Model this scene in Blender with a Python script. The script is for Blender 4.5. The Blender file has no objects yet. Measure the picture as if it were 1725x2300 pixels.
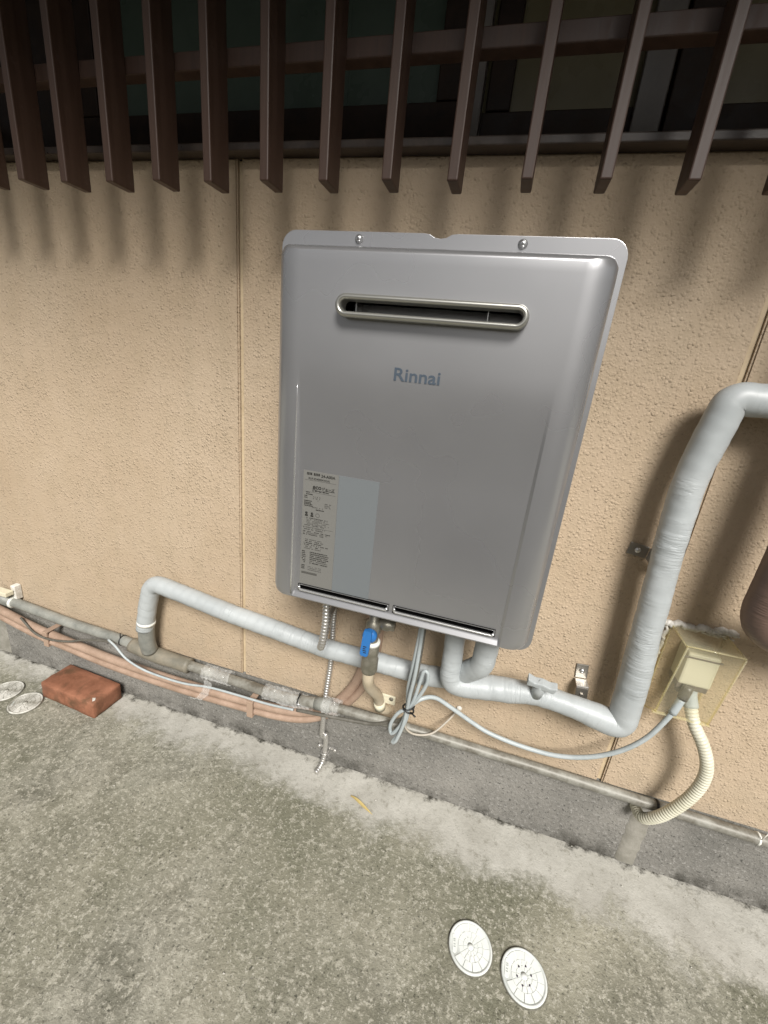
import bpy, bmesh, math, random
from mathutils import Vector, Matrix, noise
R = math.radians
random.seed(7)
scene = bpy.context.scene
COL = scene.collection

# ------------------------------------------------------------------ camera
cd = bpy.data.cameras.new('camera')
cam = bpy.data.objects.new('camera', cd); COL.objects.link(cam)
cd.sensor_fit = 'HORIZONTAL'; cd.sensor_width = 36.0; cd.lens = 946.2454 / 1725 * 36.0
cd.clip_start = 0.01; cd.clip_end = 200
right = Vector((0.9568304514, 0.2731345268, 0.0993630592))
down = Vector((0.1787362090, -0.2833761896, -0.9422055523))
fwd = Vector((-0.2291917426, 0.9192907404, -0.3199619972))
m = Matrix.Identity(4)
for i in range(3):
    m[i][0] = right[i]; m[i][1] = -down[i]; m[i][2] = -fwd[i]
m.translation = Vector((0.35786, -0.84413, 1.06170))
cam.matrix_world = m
scene.camera = cam

# ------------------------------------------------------------------ sky, sun, exposure
SUN_EL, SUN_AZ = R(41), R(22)          # azimuth measured from straight in front of the wall towards the right
w = bpy.data.worlds.new('World'); scene.world = w; w.use_nodes = True
nt = w.node_tree; nt.nodes.clear()
out = nt.nodes.new('ShaderNodeOutputWorld'); bg = nt.nodes.new('ShaderNodeBackground')
sky = nt.nodes.new('ShaderNodeTexSky'); sky.sky_type = 'NISHITA'; sky.sun_disc = False
sky.sun_elevation = SUN_EL; sky.sun_rotation = math.pi - SUN_AZ
sky.air_density = 1.0; sky.dust_density = 4.0; sky.ozone_density = 1.0
hs = nt.nodes.new('ShaderNodeHueSaturation'); hs.inputs['Saturation'].default_value = 0.22
nt.links.new(sky.outputs[0], hs.inputs['Color']); nt.links.new(hs.outputs[0], bg.inputs[0])
bg.inputs[1].default_value = 0.05
nt.links.new(bg.outputs[0], out.inputs[0])
sd = bpy.data.lights.new('sun', 'SUN'); sd.energy = 4.4; sd.angle = R(21); sd.color = (1.0, 0.97, 0.92)
sun = bpy.data.objects.new('sun', sd); COL.objects.link(sun)
sdir = Vector((math.cos(SUN_EL) * math.sin(SUN_AZ), -math.cos(SUN_EL) * math.cos(SUN_AZ), math.sin(SUN_EL)))
sun.rotation_euler = sdir.to_track_quat('Z', 'Y').to_euler(); sun.location = (0, -3, 5)
vs = scene.view_settings
vs.view_transform = 'Standard'; vs.look = 'None'; vs.gamma = 1.0; vs.use_curve_mapping = False
vs.exposure = 0.20
scene.cycles.max_bounces = 6; scene.cycles.diffuse_bounces = 3; scene.cycles.glossy_bounces = 3

# ------------------------------------------------------------------ helpers
class MB:
    def __init__(s): s.v = []; s.f = []; s.sm = []; s.uv = {}
    def add(s, vs_, fs, smooth=False):
        o = len(s.v); s.v += [tuple(p) for p in vs_]
        for f in fs: s.f.append([i + o for i in f]); s.sm.append(smooth)
        return o
    def box(s, x0, x1, y0, y1, z0, z1):
        s.add([(x, y, z) for x in (x0, x1) for y in (y0, y1) for z in (z0, z1)],
              [(0, 1, 3, 2), (4, 6, 7, 5), (0, 4, 5, 1), (2, 3, 7, 6), (0, 2, 6, 4), (1, 5, 7, 3)])
    def bbox(s, x0, x1, y0, y1, z0, z1, b=0.002, seg=2, M=None):
        bm = bmesh.new(); bmesh.ops.create_cube(bm, size=1)
        for v in bm.verts:
            v.co = Vector(((x0 + x1) / 2 + v.co.x * (x1 - x0), (y0 + y1) / 2 + v.co.y * (y1 - y0), (z0 + z1) / 2 + v.co.z * (z1 - z0)))
        bmesh.ops.bevel(bm, geom=bm.edges[:] + bm.verts[:], offset=b, segments=seg, affect='EDGES', profile=0.5)
        s.bm(bm, M, False)
    def bm(s, bm, M=None, smooth=False):
        bm.verts.index_update()
        s.add([(M @ v.co if M else v.co) for v in bm.verts], [[v.index for v in f.verts] for f in bm.faces], smooth)
        bm.free()
    def prism(s, pts, y0, y1, smooth=False):           # outline in (x,z), extruded along y
        n = len(pts)
        s.add([(p[0], y0, p[1]) for p in pts] + [(p[0], y1, p[1]) for p in pts],
              [list(range(n)), list(range(2 * n - 1, n - 1, -1))] + [(i, i + n, (i + 1) % n + n, (i + 1) % n) for i in range(n)], smooth)
    def lathe(s, prof, n=24, M=None, smooth=True):     # prof: (r, h) along local z
        vs_ = []; fs = []
        for r, h in prof:
            for k in range(n):
                a = 2 * math.pi * k / n; p = Vector((r * math.cos(a), r * math.sin(a), h)); vs_.append(M @ p if M else p)
        for i in range(len(prof) - 1):
            for k in range(n): fs.append((i * n + k, i * n + (k + 1) % n, (i + 1) * n + (k + 1) % n, (i + 1) * n + k))
        fs.append([k for k in range(n)][::-1]); fs.append([(len(prof) - 1) * n + k for k in range(n)])
        s.add(vs_, fs, smooth)
    def tube(s, path, rad, n=14, cap=True):            # path: list of Vectors; rad: number or f(dist, total, angle)
        P = [Vector(p) for p in path]; T = []
        for i in range(len(P)):
            T.append((P[min(i + 1, len(P) - 1)] - P[max(i - 1, 0)]).normalized())
        ref = Vector((0, 0, 1)) if abs(T[0].z) < 0.9 else Vector((0, 1, 0))
        N = (ref - T[0] * ref.dot(T[0])).normalized(); d = 0; D = [0]
        for i in range(1, len(P)): d += (P[i] - P[i - 1]).length; D.append(d)
        vs_ = []; fs = []; uvs = []
        for i in range(len(P)):
            N = (N - T[i] * N.dot(T[i])).normalized(); B = T[i].cross(N)
            for k in range(n):
                a = 2 * math.pi * k / n
                r = rad(D[i], d, a) if callable(rad) else rad
                vs_.append(P[i] + (N * math.cos(a) + B * math.sin(a)) * r)
        for i in range(len(P) - 1):
            for k in range(n):
                fs.append((i * n + k, i * n + (k + 1) % n, (i + 1) * n + (k + 1) % n, (i + 1) * n + k))
                uvs.append([(k / n, D[i]), ((k + 1) / n, D[i]), ((k + 1) / n, D[i + 1]), (k / n, D[i + 1])])
        nf = len(s.f); 
        if cap:
            fs.append([k for k in range(n)][::-1]); fs.append([(len(P) - 1) * n + k for k in range(n)])
        s.add(vs_, fs, True)
        for i, u in enumerate(uvs): s.uv[nf + i] = u
    def build(s, name, mat, parent=None, bevel=0):
        me = bpy.data.meshes.new(name); me.from_pydata(s.v, [], s.f)
        me.polygons.foreach_set('use_smooth', s.sm)
        if s.uv:
            ul = me.uv_layers.new(name='UVMap')
            for fi, u in s.uv.items():
                for li, q in zip(me.polygons[fi].loop_indices, u): ul.data[li].uv = q
        bm = bmesh.new(); bm.from_mesh(me); bmesh.ops.recalc_face_normals(bm, faces=bm.faces)
        if bevel:
            bmesh.ops.bevel(bm, geom=[e for e in bm.edges if e.is_manifold and e.calc_face_angle(0) > 0.5], offset=bevel, segments=2, affect='EDGES', profile=0.6)
        bm.to_mesh(me); bm.free()
        me.materials.append(mat)
        o = bpy.data.objects.new(name, me); COL.objects.link(o)
        if parent: o.parent = parent
        return o

def tag(o, label, cat, group=None):
    o['label'] = label; o['category'] = cat
    if group: o['group'] = group
    return o
def thing(name, label, cat, group=None):
    o = bpy.data.objects.new(name, None); COL.objects.link(o); o.empty_display_size = 0.05
    return tag(o, label, cat, group)
def place(o, loc):                                     # put an Empty at the base of its thing, parts stay put
    loc = Vector(loc); o.location = loc
    for c in o.children: c.location = c.location - loc
def spline(pts, step=0.006, tension=0.5):              # Catmull-Rom resampled by arc length
    P = [Vector(p) for p in pts]; Q = [P[0] * 2 - P[1]] + P + [P[-1] * 2 - P[-2]]; o = []
    for i in range(1, len(Q) - 2):
        a, b, c, d = Q[i - 1:i + 3]
        t1 = (c - a) * tension; t2 = (d - b) * tension; L = (c - b).length
        n = max(2, int(L / step))
        for k in range(n):
            t = k / n; t_2 = t * t; t_3 = t_2 * t
            o.append(b * (2 * t_3 - 3 * t_2 + 1) + t1 * (t_3 - 2 * t_2 + t) + c * (-2 * t_3 + 3 * t_2) + t2 * (t_3 - t_2))
    o.append(P[-1]); return o
def bent(pts, r, step=0.006):                          # polyline with rounded corners; r: one radius or list
    P = [Vector(p) for p in pts]; o = [P[0]]
    rs = r if isinstance(r, (list, tuple)) else [r] * (len(P) - 2)
    for i in range(1, len(P) - 1):
        a = (P[i - 1] - P[i]).normalized(); b = (P[i + 1] - P[i]).normalized()
        ang = a.angle(b); t = min(rs[i - 1] / math.tan(ang / 2), (P[i - 1] - P[i]).length * .49, (P[i + 1] - P[i]).length * .49)
        s0 = P[i] + a * t; s1 = P[i] + b * t
        for k in range(11):
            u = k / 10; o.append(s0 * (1 - u) ** 2 + P[i] * 2 * u * (1 - u) + s1 * u * u)
    o.append(P[-1])
    out_ = [o[0]]
    for p in o[1:]:
        L = (p - out_[-1]).length
        if L < 1e-5: continue
        n = max(1, int(L / step)); a = out_[-1].copy()
        for k in range(1, n + 1): out_.append(a.lerp(p, k / n))
    return out_

# ------------------------------------------------------------------ materials
def mat(name, col, rough=0.6, metal=0.0, spec=0.5):
    M = bpy.data.materials.new(name); M.use_nodes = True
    b = M.node_tree.nodes['Principled BSDF']
    b.inputs['Base Color'].default_value = (*col, 1); b.inputs['Roughness'].default_value = rough
    b.inputs['Metallic'].default_value = metal; b.inputs['Specular IOR Level'].default_value = spec
    return M
class NT:
    def __init__(s, M): s.t = M.node_tree; s.b = s.t.nodes['Principled BSDF']; s.co = None
    def n(s, t, **k):
        x = s.t.nodes.new(t)
        for a, v in k.items():
            if a in x.inputs: x.inputs[a].default_value = v
            else: setattr(x, a, v)
        return x
    def l(s, a, b): s.t.links.new(a, b)
    def coord(s, kind='Object'):
        if s.co is None: s.co = s.n('ShaderNodeTexCoord')
        return s.co.outputs[kind]
    def noise(s, scale, detail=4, rough=0.6, vec=None, dist=0):
        x = s.n('ShaderNodeTexNoise'); x.inputs['Scale'].default_value = scale; x.inputs['Detail'].default_value = detail
        x.inputs['Roughness'].default_value = rough; x.inputs['Distortion'].default_value = dist
        s.l(vec or s.coord(), x.inputs['Vector']); return x.outputs['Fac']
    def ramp(s, fac, stops):
        x = s.n('ShaderNodeValToRGB'); e = x.color_ramp.elements
        while len(e) < len(stops): e.new(0.5)
        for i, (p, c) in enumerate(stops):
            e[i].position = p; e[i].color = (*c, 1) if isinstance(c, tuple) else (c, c, c, 1)
        s.l(fac, x.inputs[0]); return x.outputs[0]
    def mix(s, fac, a, b, mode='MIX'):
        x = s.n('ShaderNodeMix', data_type='RGBA', blend_type=mode)
        for sock, v in ((x.inputs[0], fac), (x.inputs[6], a), (x.inputs[7], b)):
            if isinstance(v, (int, float)): sock.default_value = v
            elif isinstance(v, tuple): sock.default_value = (*v, 1)
            else: s.l(v, sock)
        return x.outputs[2]
    def math(s, op, a, b=0.0, c=None, clamp=False):
        x = s.n('ShaderNodeMath', operation=op); x.use_clamp = clamp
        for i, v in enumerate((a, b, c)):
            if v is None: continue
            if isinstance(v, (int, float)): x.inputs[i].default_value = v
            else: s.l(v, x.inputs[i])
        return x.outputs[0]
    def bump(s, h, dist=0.002, strength=1.0, prev=None):
        x = s.n('ShaderNodeBump'); x.inputs['Distance'].default_value = dist; x.inputs['Strength'].default_value = strength
        s.l(h, x.inputs['Height'])
        if prev: s.l(prev, x.inputs['Normal'])
        return x.outputs[0]
    def color(s, c): s.l(c, s.b.inputs['Base Color'])
    def rough(s, c): s.l(c, s.b.inputs['Roughness'])
    def normal(s, c): s.l(c, s.b.inputs['Normal'])
    def xyz(s, kind='Object'):
        x = s.n('ShaderNodeSeparateXYZ'); s.l(s.coord(kind), x.inputs[0]); return x.outputs

def stucco():
    M = mat('stucco', (.5, .37, .22), .75, 0, .3); t = NT(M)
    big = t.noise(2.2, 4, .6); mid = t.noise(14, 3, .6)
    c = t.mix(t.ramp(big, [(.35, 0.), (.7, 1.)]), (.43, .33, .23), (.495, .395, .288))
    c = t.mix(t.ramp(mid, [(.4, 0.), (.75, .4)]), c, (.385, .30, .2))
    # greyish rain and splash dirt low on the wall, faint vertical runs, uneven
    z = t.xyz()[2]; lowd = t.math('MULTIPLY', t.math('SUBTRACT', .40, z, clamp=True), 4.0, clamp=True)
    c = t.mix(t.math('MULTIPLY', lowd, t.ramp(t.noise(9, 5, .7), [(.42, 0.), (.68, .8)])), c, (.31, .255, .185))
    mp = t.n('ShaderNodeMapping'); mp.inputs['Scale'].default_value = (22, 1, 1.1); t.l(t.coord(), mp.inputs[0])
    c = t.mix(t.ramp(t.noise(1, 5, .65, mp.outputs[0]), [(.5, 0.), (.74, .35)]), c, (.37, .30, .21))
    t.color(c)
    def grains(sc, r):
        v = t.n('ShaderNodeTexVoronoi', feature='F1'); v.inputs['Scale'].default_value = sc; t.l(t.coord(), v.inputs['Vector'])
        k = t.n('ShaderNodeSeparateColor'); t.l(v.outputs['Color'], k.inputs[0])
        return t.math('MULTIPLY', t.ramp(v.outputs['Distance'], [(0., 1.), (r * .5, .8), (r, 0.)]), t.math('POWER', k.outputs[0], 2.0))
    h = t.math('ADD', grains(175, .62), t.math('MULTIPLY', grains(290, .7), .55))
    h = t.math('ADD', h, t.math('MULTIPLY', t.noise(70, 3, .6), .45))
    h = t.math('MULTIPLY', h, t.ramp(t.noise(5, 3, .6), [(.3, .55), (.7, 1.)]))
    t.normal(t.bump(h, .0020, 1.0)); return M
def concrete_base():
    M = mat('foundation_concrete', (.12, .115, .105), .85, 0, .25); t = NT(M)
    c = t.mix(t.ramp(t.noise(4, 5, .65), [(.35, 0.), (.7, 1.)]), (.155, .15, .137), (.27, .258, .235))
    c = t.mix(t.ramp(t.noise(110, 3, .7), [(.56, 0.), (.68, .7)]), c, (.36, .35, .33))
    c = t.mix(t.ramp(t.noise(140, 3, .7), [(.32, .8), (.43, 0.)]), c, (.04, .04, .037))
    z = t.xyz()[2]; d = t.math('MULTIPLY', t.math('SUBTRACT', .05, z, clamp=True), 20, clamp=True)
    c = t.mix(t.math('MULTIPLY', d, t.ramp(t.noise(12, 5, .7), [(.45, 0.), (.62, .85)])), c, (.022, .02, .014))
    t.color(c); b1 = t.bump(t.noise(110, 4, .75), .004, 1.0)
    t.normal(t.bump(t.noise(18, 3, .6), .004, .6, b1)); return M
def ground_mat():
    M = mat('ground_concrete', (.2, .19, .16), .85, 0, .3); t = NT(M)
    big = t.noise(2.1, 4, .6); mid = t.noise(11, 6, .72, dist=.5); fine = t.noise(62, 5, .78); f2 = t.noise(118, 4, .75); vf = t.noise(230, 3, .7)
    c = t.mix(t.ramp(mid, [(.38, 0.), (.62, 1.)]), (.165, .16, .125), (.35, .337, .28))
    c = t.mix(t.ramp(big, [(.40, 0.), (.64, .6)]), c, (.42, .395, .31))
    c = t.mix(t.ramp(t.noise(2.6, 3, .55), [(.38, 0.), (.66, .85)]), c, (.15, .15, .104))       # mossy patches
    c = t.mix(t.ramp(fine, [(.53, 0.), (.60, .75)]), c, (.45, .43, .36))                      # worn laitance flecks
    c = t.mix(t.ramp(f2, [(.34, .8), (.42, 0.)]), c, (.06, .06, .045))
    c = t.mix(t.ramp(f2, [(.585, 0.), (.64, .85)]), c, (.52, .50, .43))
    vg = t.n('ShaderNodeTexVoronoi', feature='F1'); vg.inputs['Scale'].default_value = 210; t.l(t.coord(), vg.inputs['Vector'])
    kc = t.n('ShaderNodeSeparateColor'); t.l(vg.outputs['Color'], kc.inputs[0])
    dots = t.math('MULTIPLY', t.ramp(vg.outputs['Distance'], [(.3, 1.), (.5, 0.)]), t.ramp(kc.outputs[0], [(.88, 0.), (.93, 1.)]))
    c = t.mix(t.math('MULTIPLY', dots, .45), c, (.56, .54, .47))
    dots2 = t.math('MULTIPLY', t.ramp(vg.outputs['Distance'], [(.3, 1.), (.5, 0.)]), t.ramp(kc.outputs[1], [(.90, 0.), (.95, 1.)]))
    c = t.mix(t.math('MULTIPLY', dots2, .5), c, (.045, .043, .033))
    # pale trowelled mortar strip along the footing, ragged outer edge
    X = t.xyz(); edge = t.math('ADD', X[1], t.math('MULTIPLY', t.math('SUBTRACT', t.noise(6, 7, .75), .5), .26))
    edge = t.math('ADD', edge, t.math('MULTIPLY', X[0], .05)); edge = t.math('ADD', edge, t.math('MULTIPLY', t.math('SUBTRACT', fine, .5), .09))
    sf = t.math('MULTIPLY', t.math('ADD', edge, .125), 17, clamp=True)
    pale = t.mix(t.ramp(t.noise(10, 6, .7), [(.38, 0.), (.66, 1.)]), (.39, .375, .335), (.52, .505, .46))
    pale = t.mix(t.ramp(t.noise(45, 5, .78), [(.55, 0.), (.64, .55)]), pale, (.2, .188, .15))
    pale = t.mix(t.ramp(vf, [(.30, .7), (.38, 0.)]), pale, (.1, .092, .07))
    c = t.mix(t.math('MULTIPLY', sf, .92), c, pale)
    # hairline cracks
    v = t.n('ShaderNodeTexVoronoi', feature='DISTANCE_TO_EDGE'); v.inputs['Scale'].default_value = 1.7
    nn = t.n('ShaderNodeTexNoise'); nn.inputs['Scale'].default_value = 9; nn.inputs['Detail'].default_value = 5; t.l(t.coord(), nn.inputs['Vector'])
    mx = t.n('ShaderNodeMix', data_type='VECTOR'); mx.inputs[0].default_value = .13; t.l(t.coord(), mx.inputs[4]); t.l(nn.outputs['Color'], mx.inputs[5]); t.l(mx.outputs[1], v.inputs['Vector'])
    c = t.mix(t.math('MULTIPLY', t.ramp(v.outputs['Distance'], [(.0, 1.), (.0025, 0.)]), .10), c, (.06, .055, .042))
    # damp dirt line in the corner with the footing
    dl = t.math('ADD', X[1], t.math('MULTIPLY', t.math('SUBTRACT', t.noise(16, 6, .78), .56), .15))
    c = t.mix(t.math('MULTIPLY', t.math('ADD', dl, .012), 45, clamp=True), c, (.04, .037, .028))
    t.color(c)
    h = t.math('ADD', t.math('MULTIPLY', fine, 1.), t.math('MULTIPLY', f2, .8))
    h = t.math('MULTIPLY', h, t.math('SUBTRACT', 1.0, t.math('MULTIPLY', sf, .55))); b1 = t.bump(h, .0034, .9); t.normal(t.bump(mid, .004, .4, b1)); return M
def brown_wood():
    M = mat('brown_slat', (.06, .035, .028), .42, 0, .5); t = NT(M)
    mp = t.n('ShaderNodeMapping'); mp.inputs['Scale'].default_value = (60, 60, 3); t.l(t.coord(), mp.inputs[0])
    g = t.noise(1, 5, .65, mp.outputs[0])
    c = t.mix(t.ramp(g, [(.3, 0.), (.7, 1.)]), (.042, .0215, .0135), (.076, .043, .030))
    c = t.mix(t.ramp(t.noise(30, 4, .7), [(.62, 0.), (.75, .5)]), c, (.10, .07, .058))
    t.color(c); t.rough(t.ramp(g, [(.3, .42), (.7, .6)])); t.normal(t.bump(g, .0006, .5)); return M
def silver_paint():
    M = mat('silver_paint', (.36, .36, .35), .36, .7, .5); t = NT(M)
    f = t.noise(3.5, 4, .6); t.color(t.mix(t.ramp(f, [(.35, 0.), (.65, 1.)]), (.385, .385, .395), (.415, .415, .425)))
    t.rough(t.ramp(t.noise(5, 3, .5), [(.3, .25), (.7, .31)])); t.b.inputs['Coat Weight'].default_value = .35; t.b.inputs['Coat Roughness'].default_value = .12; return M
def tape(name, a, b, rough=.42):
    M = mat(name, a, rough, 0, .5); t = NT(M)
    uv = t.coord('UV'); x = t.n('ShaderNodeSeparateXYZ'); t.l(uv, x.inputs[0])
    saw = t.math('FRACT', t.math('ADD', t.math('MULTIPLY', x.outputs[1], 42.), x.outputs[0]))
    mp = t.n('ShaderNodeMapping'); mp.inputs['Scale'].default_value = (4, 190, 1); t.l(uv, mp.inputs[0])
    wr = t.noise(1, 3, .6, mp.outputs[0])
    wm = t.ramp(t.noise(11, 2, .5), [(.45, 0.), (.65, 1.)])
    c = t.mix(t.ramp(t.noise(9, 4, .6), [(.35, 0.), (.7, 1.)]), a, b)
    c = t.mix(t.ramp(t.noise(22, 6, .75), [(.58, 0.), (.8, .45)]), c, tuple(v * .6 for v in a))
    t.color(c)
    b1 = t.bump(saw, .0009, .7); t.normal(t.bump(t.math('MULTIPLY', wr, wm), .0028, 1., b1)); return M
def grimy(name, a, b, rough=.5, metal=0., sc=25, bump=.0006):
    M = mat(name, a, rough, metal); t = NT(M)
    f = t.noise(sc, 5, .7); t.color(t.mix(t.ramp(f, [(.36, 0.), (.66, 1.)]), a, b))
    t.normal(t.bump(t.noise(sc * 5, 3, .6), bump, .6)); t.rough(t.ramp(f, [(.3, max(.05, rough - .12)), (.7, min(1, rough + .12))])); return M
def brick_mat():
    M = mat('brick', (.3, .1, .05), .6, 0, .4); t = NT(M)
    c = t.mix(t.ramp(t.noise(18, 5, .65), [(.35, 0.), (.65, 1.)]), (.19, .078, .042), (.32, .138, .08))
    c = t.mix(t.ramp(t.noise(11, 4, .6, dist=.6), [(.5, 0.), (.64, .75)]), c, (.085, .05, .025))
    c = t.mix(t.ramp(t.noise(34, 5, .7), [(.66, 0.), (.72, .7)]), c, (.42, .22, .15))
    t.color(c); t.normal(t.bump(t.noise(90, 4, .7), .0015, .8)); t.rough(t.ramp(t.noise(20, 3, .5), [(.3, .6), (.7, .85)])); return M
def film_mat():
    M = mat('clear_film', (.9, .9, .88), .08); t = NT(M)
    tr = t.n('ShaderNodeBsdfTransparent'); mx = t.n('ShaderNodeMixShader'); mx.inputs[0].default_value = .20
    t.l(tr.outputs[0], mx.inputs[1]); t.l(t.b.outputs[0], mx.inputs[2])
    t.l(mx.outputs[0], t.t.nodes['Material Output'].inputs[0]); return M
def acrylic(name, tint, f):
    M = mat(name, (.74, .70, .52), .06); t = NT(M)
    tr = t.n('ShaderNodeBsdfTransparent'); tr.inputs[0].default_value = (*tint, 1)
    mx = t.n('ShaderNodeMixShader'); mx.inputs[0].default_value = f
    t.l(tr.outputs[0], mx.inputs[1]); t.l(t.b.outputs[0], mx.inputs[2])
    t.l(mx.outputs[0], t.t.nodes['Material Output'].inputs[0]); return M

M_ = dict(
    stucco=stucco(), found=concrete_base(), ground=ground_mat(), slat=brown_wood(), silver=silver_paint(),
    darkwood=grimy('dark_window_wood', (.016, .010, .007), (.03, .019, .013), .45, 0, 20),
    sill=grimy('sill_wood', (.03, .02, .015), (.075, .055, .042), .35, 0, 14),
    pane_green=grimy('green_frosted_glass', (.045, .064, .05), (.065, .088, .07), .3, 0, 3, .0002),
    pane_beige=grimy('beige_glass', (.12, .105, .06), (.165, .146, .088), .3, 0, 3, .0002),  # beige tone of the right-hand panes
    greypost=grimy('grey_post', (.09, .08, .07), (.14, .125, .11), .4, 0, 8),
    flange=grimy('flange_metal', (.34, .345, .345), (.36, .365, .365), .36, .6, 60, .00003),
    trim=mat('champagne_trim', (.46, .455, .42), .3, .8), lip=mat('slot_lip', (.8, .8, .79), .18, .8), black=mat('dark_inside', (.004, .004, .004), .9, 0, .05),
    innermetal=mat('inner_metal', (.5, .5, .48), .25, 1.0),
    logo=mat('logo_grey', (.055, .075, .10), .5), label=mat('label_film', (.17, .167, .155), .42), sheet=mat('blank_sheet', (.15, .163, .17), .42),
    print=mat('print_ink', (.02, .019, .016), .6), printg=mat('print_grey', (.075, .073, .066), .6),
    steel=mat('stainless', (.60, .585, .56), .38, .8), screw=mat('screw_zinc', (.7, .7, .7), .28, .9), darksteel=mat('dull_bracket', (.34, .32, .29), .35, .9),
    tape=tape('grey_tape', (.37, .395, .402), (.45, .475, .48)), browntape=tape('brown_tape', (.13, .085, .068), (.19, .128, .10), .42),
    greypipe=grimy('grey_pvc', (.17, .175, .16), (.30, .30, .27), .5, 0, 16), steelpipe=grimy('weathered_conduit', (.13, .118, .095), (.33, .325, .29), .5, .1, 22),
    rustpipe=grimy('stained_joint', (.16, .15, .12), (.25, .22, .17), .6, 0, 22),
    pink=grimy('pink_tube', (.29, .20, .145), (.40, .285, .215), .5, 0, 20), pinkclip=mat('pink_clip', (.38, .27, .2), .5),
    beige=grimy('beige_gas_pipe', (.50, .42, .30), (.58, .5, .38), .45, 0, 18), nickel=grimy('valve_nickel', (.20, .19, .15), (.33, .31, .26), .38, .6, 40),
    blue=mat('blue_handle', (.025, .15, .42), .42), whiteplastic=mat('white_plastic', (.75, .75, .7), .45), ivory=grimy('ivory_plastic', (.60, .56, .42), (.68, .64, .5), .45, 0, 20, .0002),
    cable=grimy('grey_cable', (.36, .40, .41), (.44, .48, .49), .45, 0, 30, .0002), darkcable=grimy('dark_cable', (.09, .085, .07), (.15, .14, .12), .45, 0, 30, .0002), thinwire=mat('pale_wire', (.42, .38, .32), .5), rubber=mat('black_tie', (.015, .015, .015), .5),
    conduit=grimy('ivory_conduit', (.56, .54, .42), (.66, .64, .53), .5, 0, 12, .0002), acrylic=acrylic('yellowed_acrylic', (.998, .993, .970), .07), cloudy=acrylic('cloudy_acrylic', (.995, .985, .94), .14), acredge=acrylic('acrylic_edge', (.97, .93, .76), .28), film=film_mat(),
    caulk=grimy('white_caulk', (.55, .52, .46), (.78, .76, .72), .7, 0, 60, .002), socket=mat('socket_ivory', (.56, .54, .42), .45), socketdark=mat('socket_under', (.13, .11, .09), .5),
    brick=brick_mat(), lid=grimy('white_lid', (.74, .77, .74), (.82, .84, .82), .5, 0, 30, .0002), lidold=grimy('worn_lid', (.22, .21, .17), (.70, .69, .64), .75, 0, 20), grooveshade=grimy('lid_groove_shade', (.60, .63, .61), (.70, .72, .70), .6, 0, 40, .0002), gap=grimy('gap_dark', (.09, .086, .065), (.2, .19, .15), .9, 0, 60), purple=mat('hole_dark', (.05, .03, .06), .6), lidmark=mat('lid_marking', (.45, .48, .46), .6),
    leaf=grimy('dry_leaf', (.45, .33, .12), (.6, .48, .2), .6, 0, 40), mortar=grimy('mortar_strip', (.20, .19, .16), (.30, .285, .25), .85, 0, 25, .002), joint=grimy('joint_sealant', (.46, .36, .23), (.56, .45, .3), .55, 0, 30, .0003),
    soffit=grimy('soffit_board', (.10, .07, .05), (.15, .11, .08), .7, 0, 8), pebble=grimy('grit', (.3, .29, .25), (.55, .53, .48), .8, 0, 90),
)
M = M_
for k_ in ('pane_green', 'pane_beige', 'darkwood'): M[k_].node_tree.nodes['Principled BSDF'].inputs['Specular IOR Level'].default_value = .15

# ------------------------------------------------------------------ ground
b = MB(); G = 15
b.add([(-G, -G, 0), (G, -G, 0), (G, G, 0), (-G, G, 0)], [(0, 1, 2, 3)])
g = b.build('ground', M['ground']); g['kind'] = 'structure'
g['label'] = 'weathered mottled concrete yard paving'

# ------------------------------------------------------------------ house
XL, J1, J2, XR = -1.126, -0.2045, 0.7172, 1.64
ZB, ZS = 0.222, 1.409
house = thing('house', 'tan stuccoed house wall with grey concrete footing and dark window', 'house')
def stucco_panel(x0, x1):
    m_ = MB(); bm = bmesh.new(); bmesh.ops.create_cube(bm, size=1)
    for v in bm.verts: v.co = Vector(((x0 + x1) / 2 + v.co.x * (x1 - x0), .06 + v.co.y * .12, (ZB + ZS) / 2 + v.co.z * (ZS - ZB)))
    bmesh.ops.bevel(bm, geom=[e for e in bm.edges if all(v.co.y < .01 for v in e.verts)], offset=.003, segments=2, affect='EDGES')
    m_.bm(bm); return m_.build('wall_panel', M['stucco'], house)
jw = .005
for x0, x1 in ((XL, J1 - jw), (J1 + jw, J2 - jw), (J2 + jw, XR)): stucco_panel(x0, x1)
for x in (J1, J2):
    b = MB(); b.box(x - jw + .0006, x + jw - .0006, 0.0075, .09, ZB + .002, ZS - .002); b.build('joint_strip', M['joint'], house)
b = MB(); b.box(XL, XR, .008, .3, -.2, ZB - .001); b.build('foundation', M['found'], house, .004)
b = MB(); b.bbox(XL - .9, XL - .004, .012, .6, -.1, .20, .006); b.build('side_step', M['mortar'], house)
b = MB(); b.box(XL, XL + .12, .1205, 3.0, ZB, 2.098); b.build('side_wall', M['stucco'], house)
b = MB(); b.box(XL - .4, XR + .6, -.94, 1.0, 2.1, 2.16); b.build('eave', M['soffit'], house)
b = MB(); b.bbox(XL - .42, XR + .62, -.965, -.9405, 2.07, 2.19, .003); b.build('fascia', M['soffit'], house)
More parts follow.
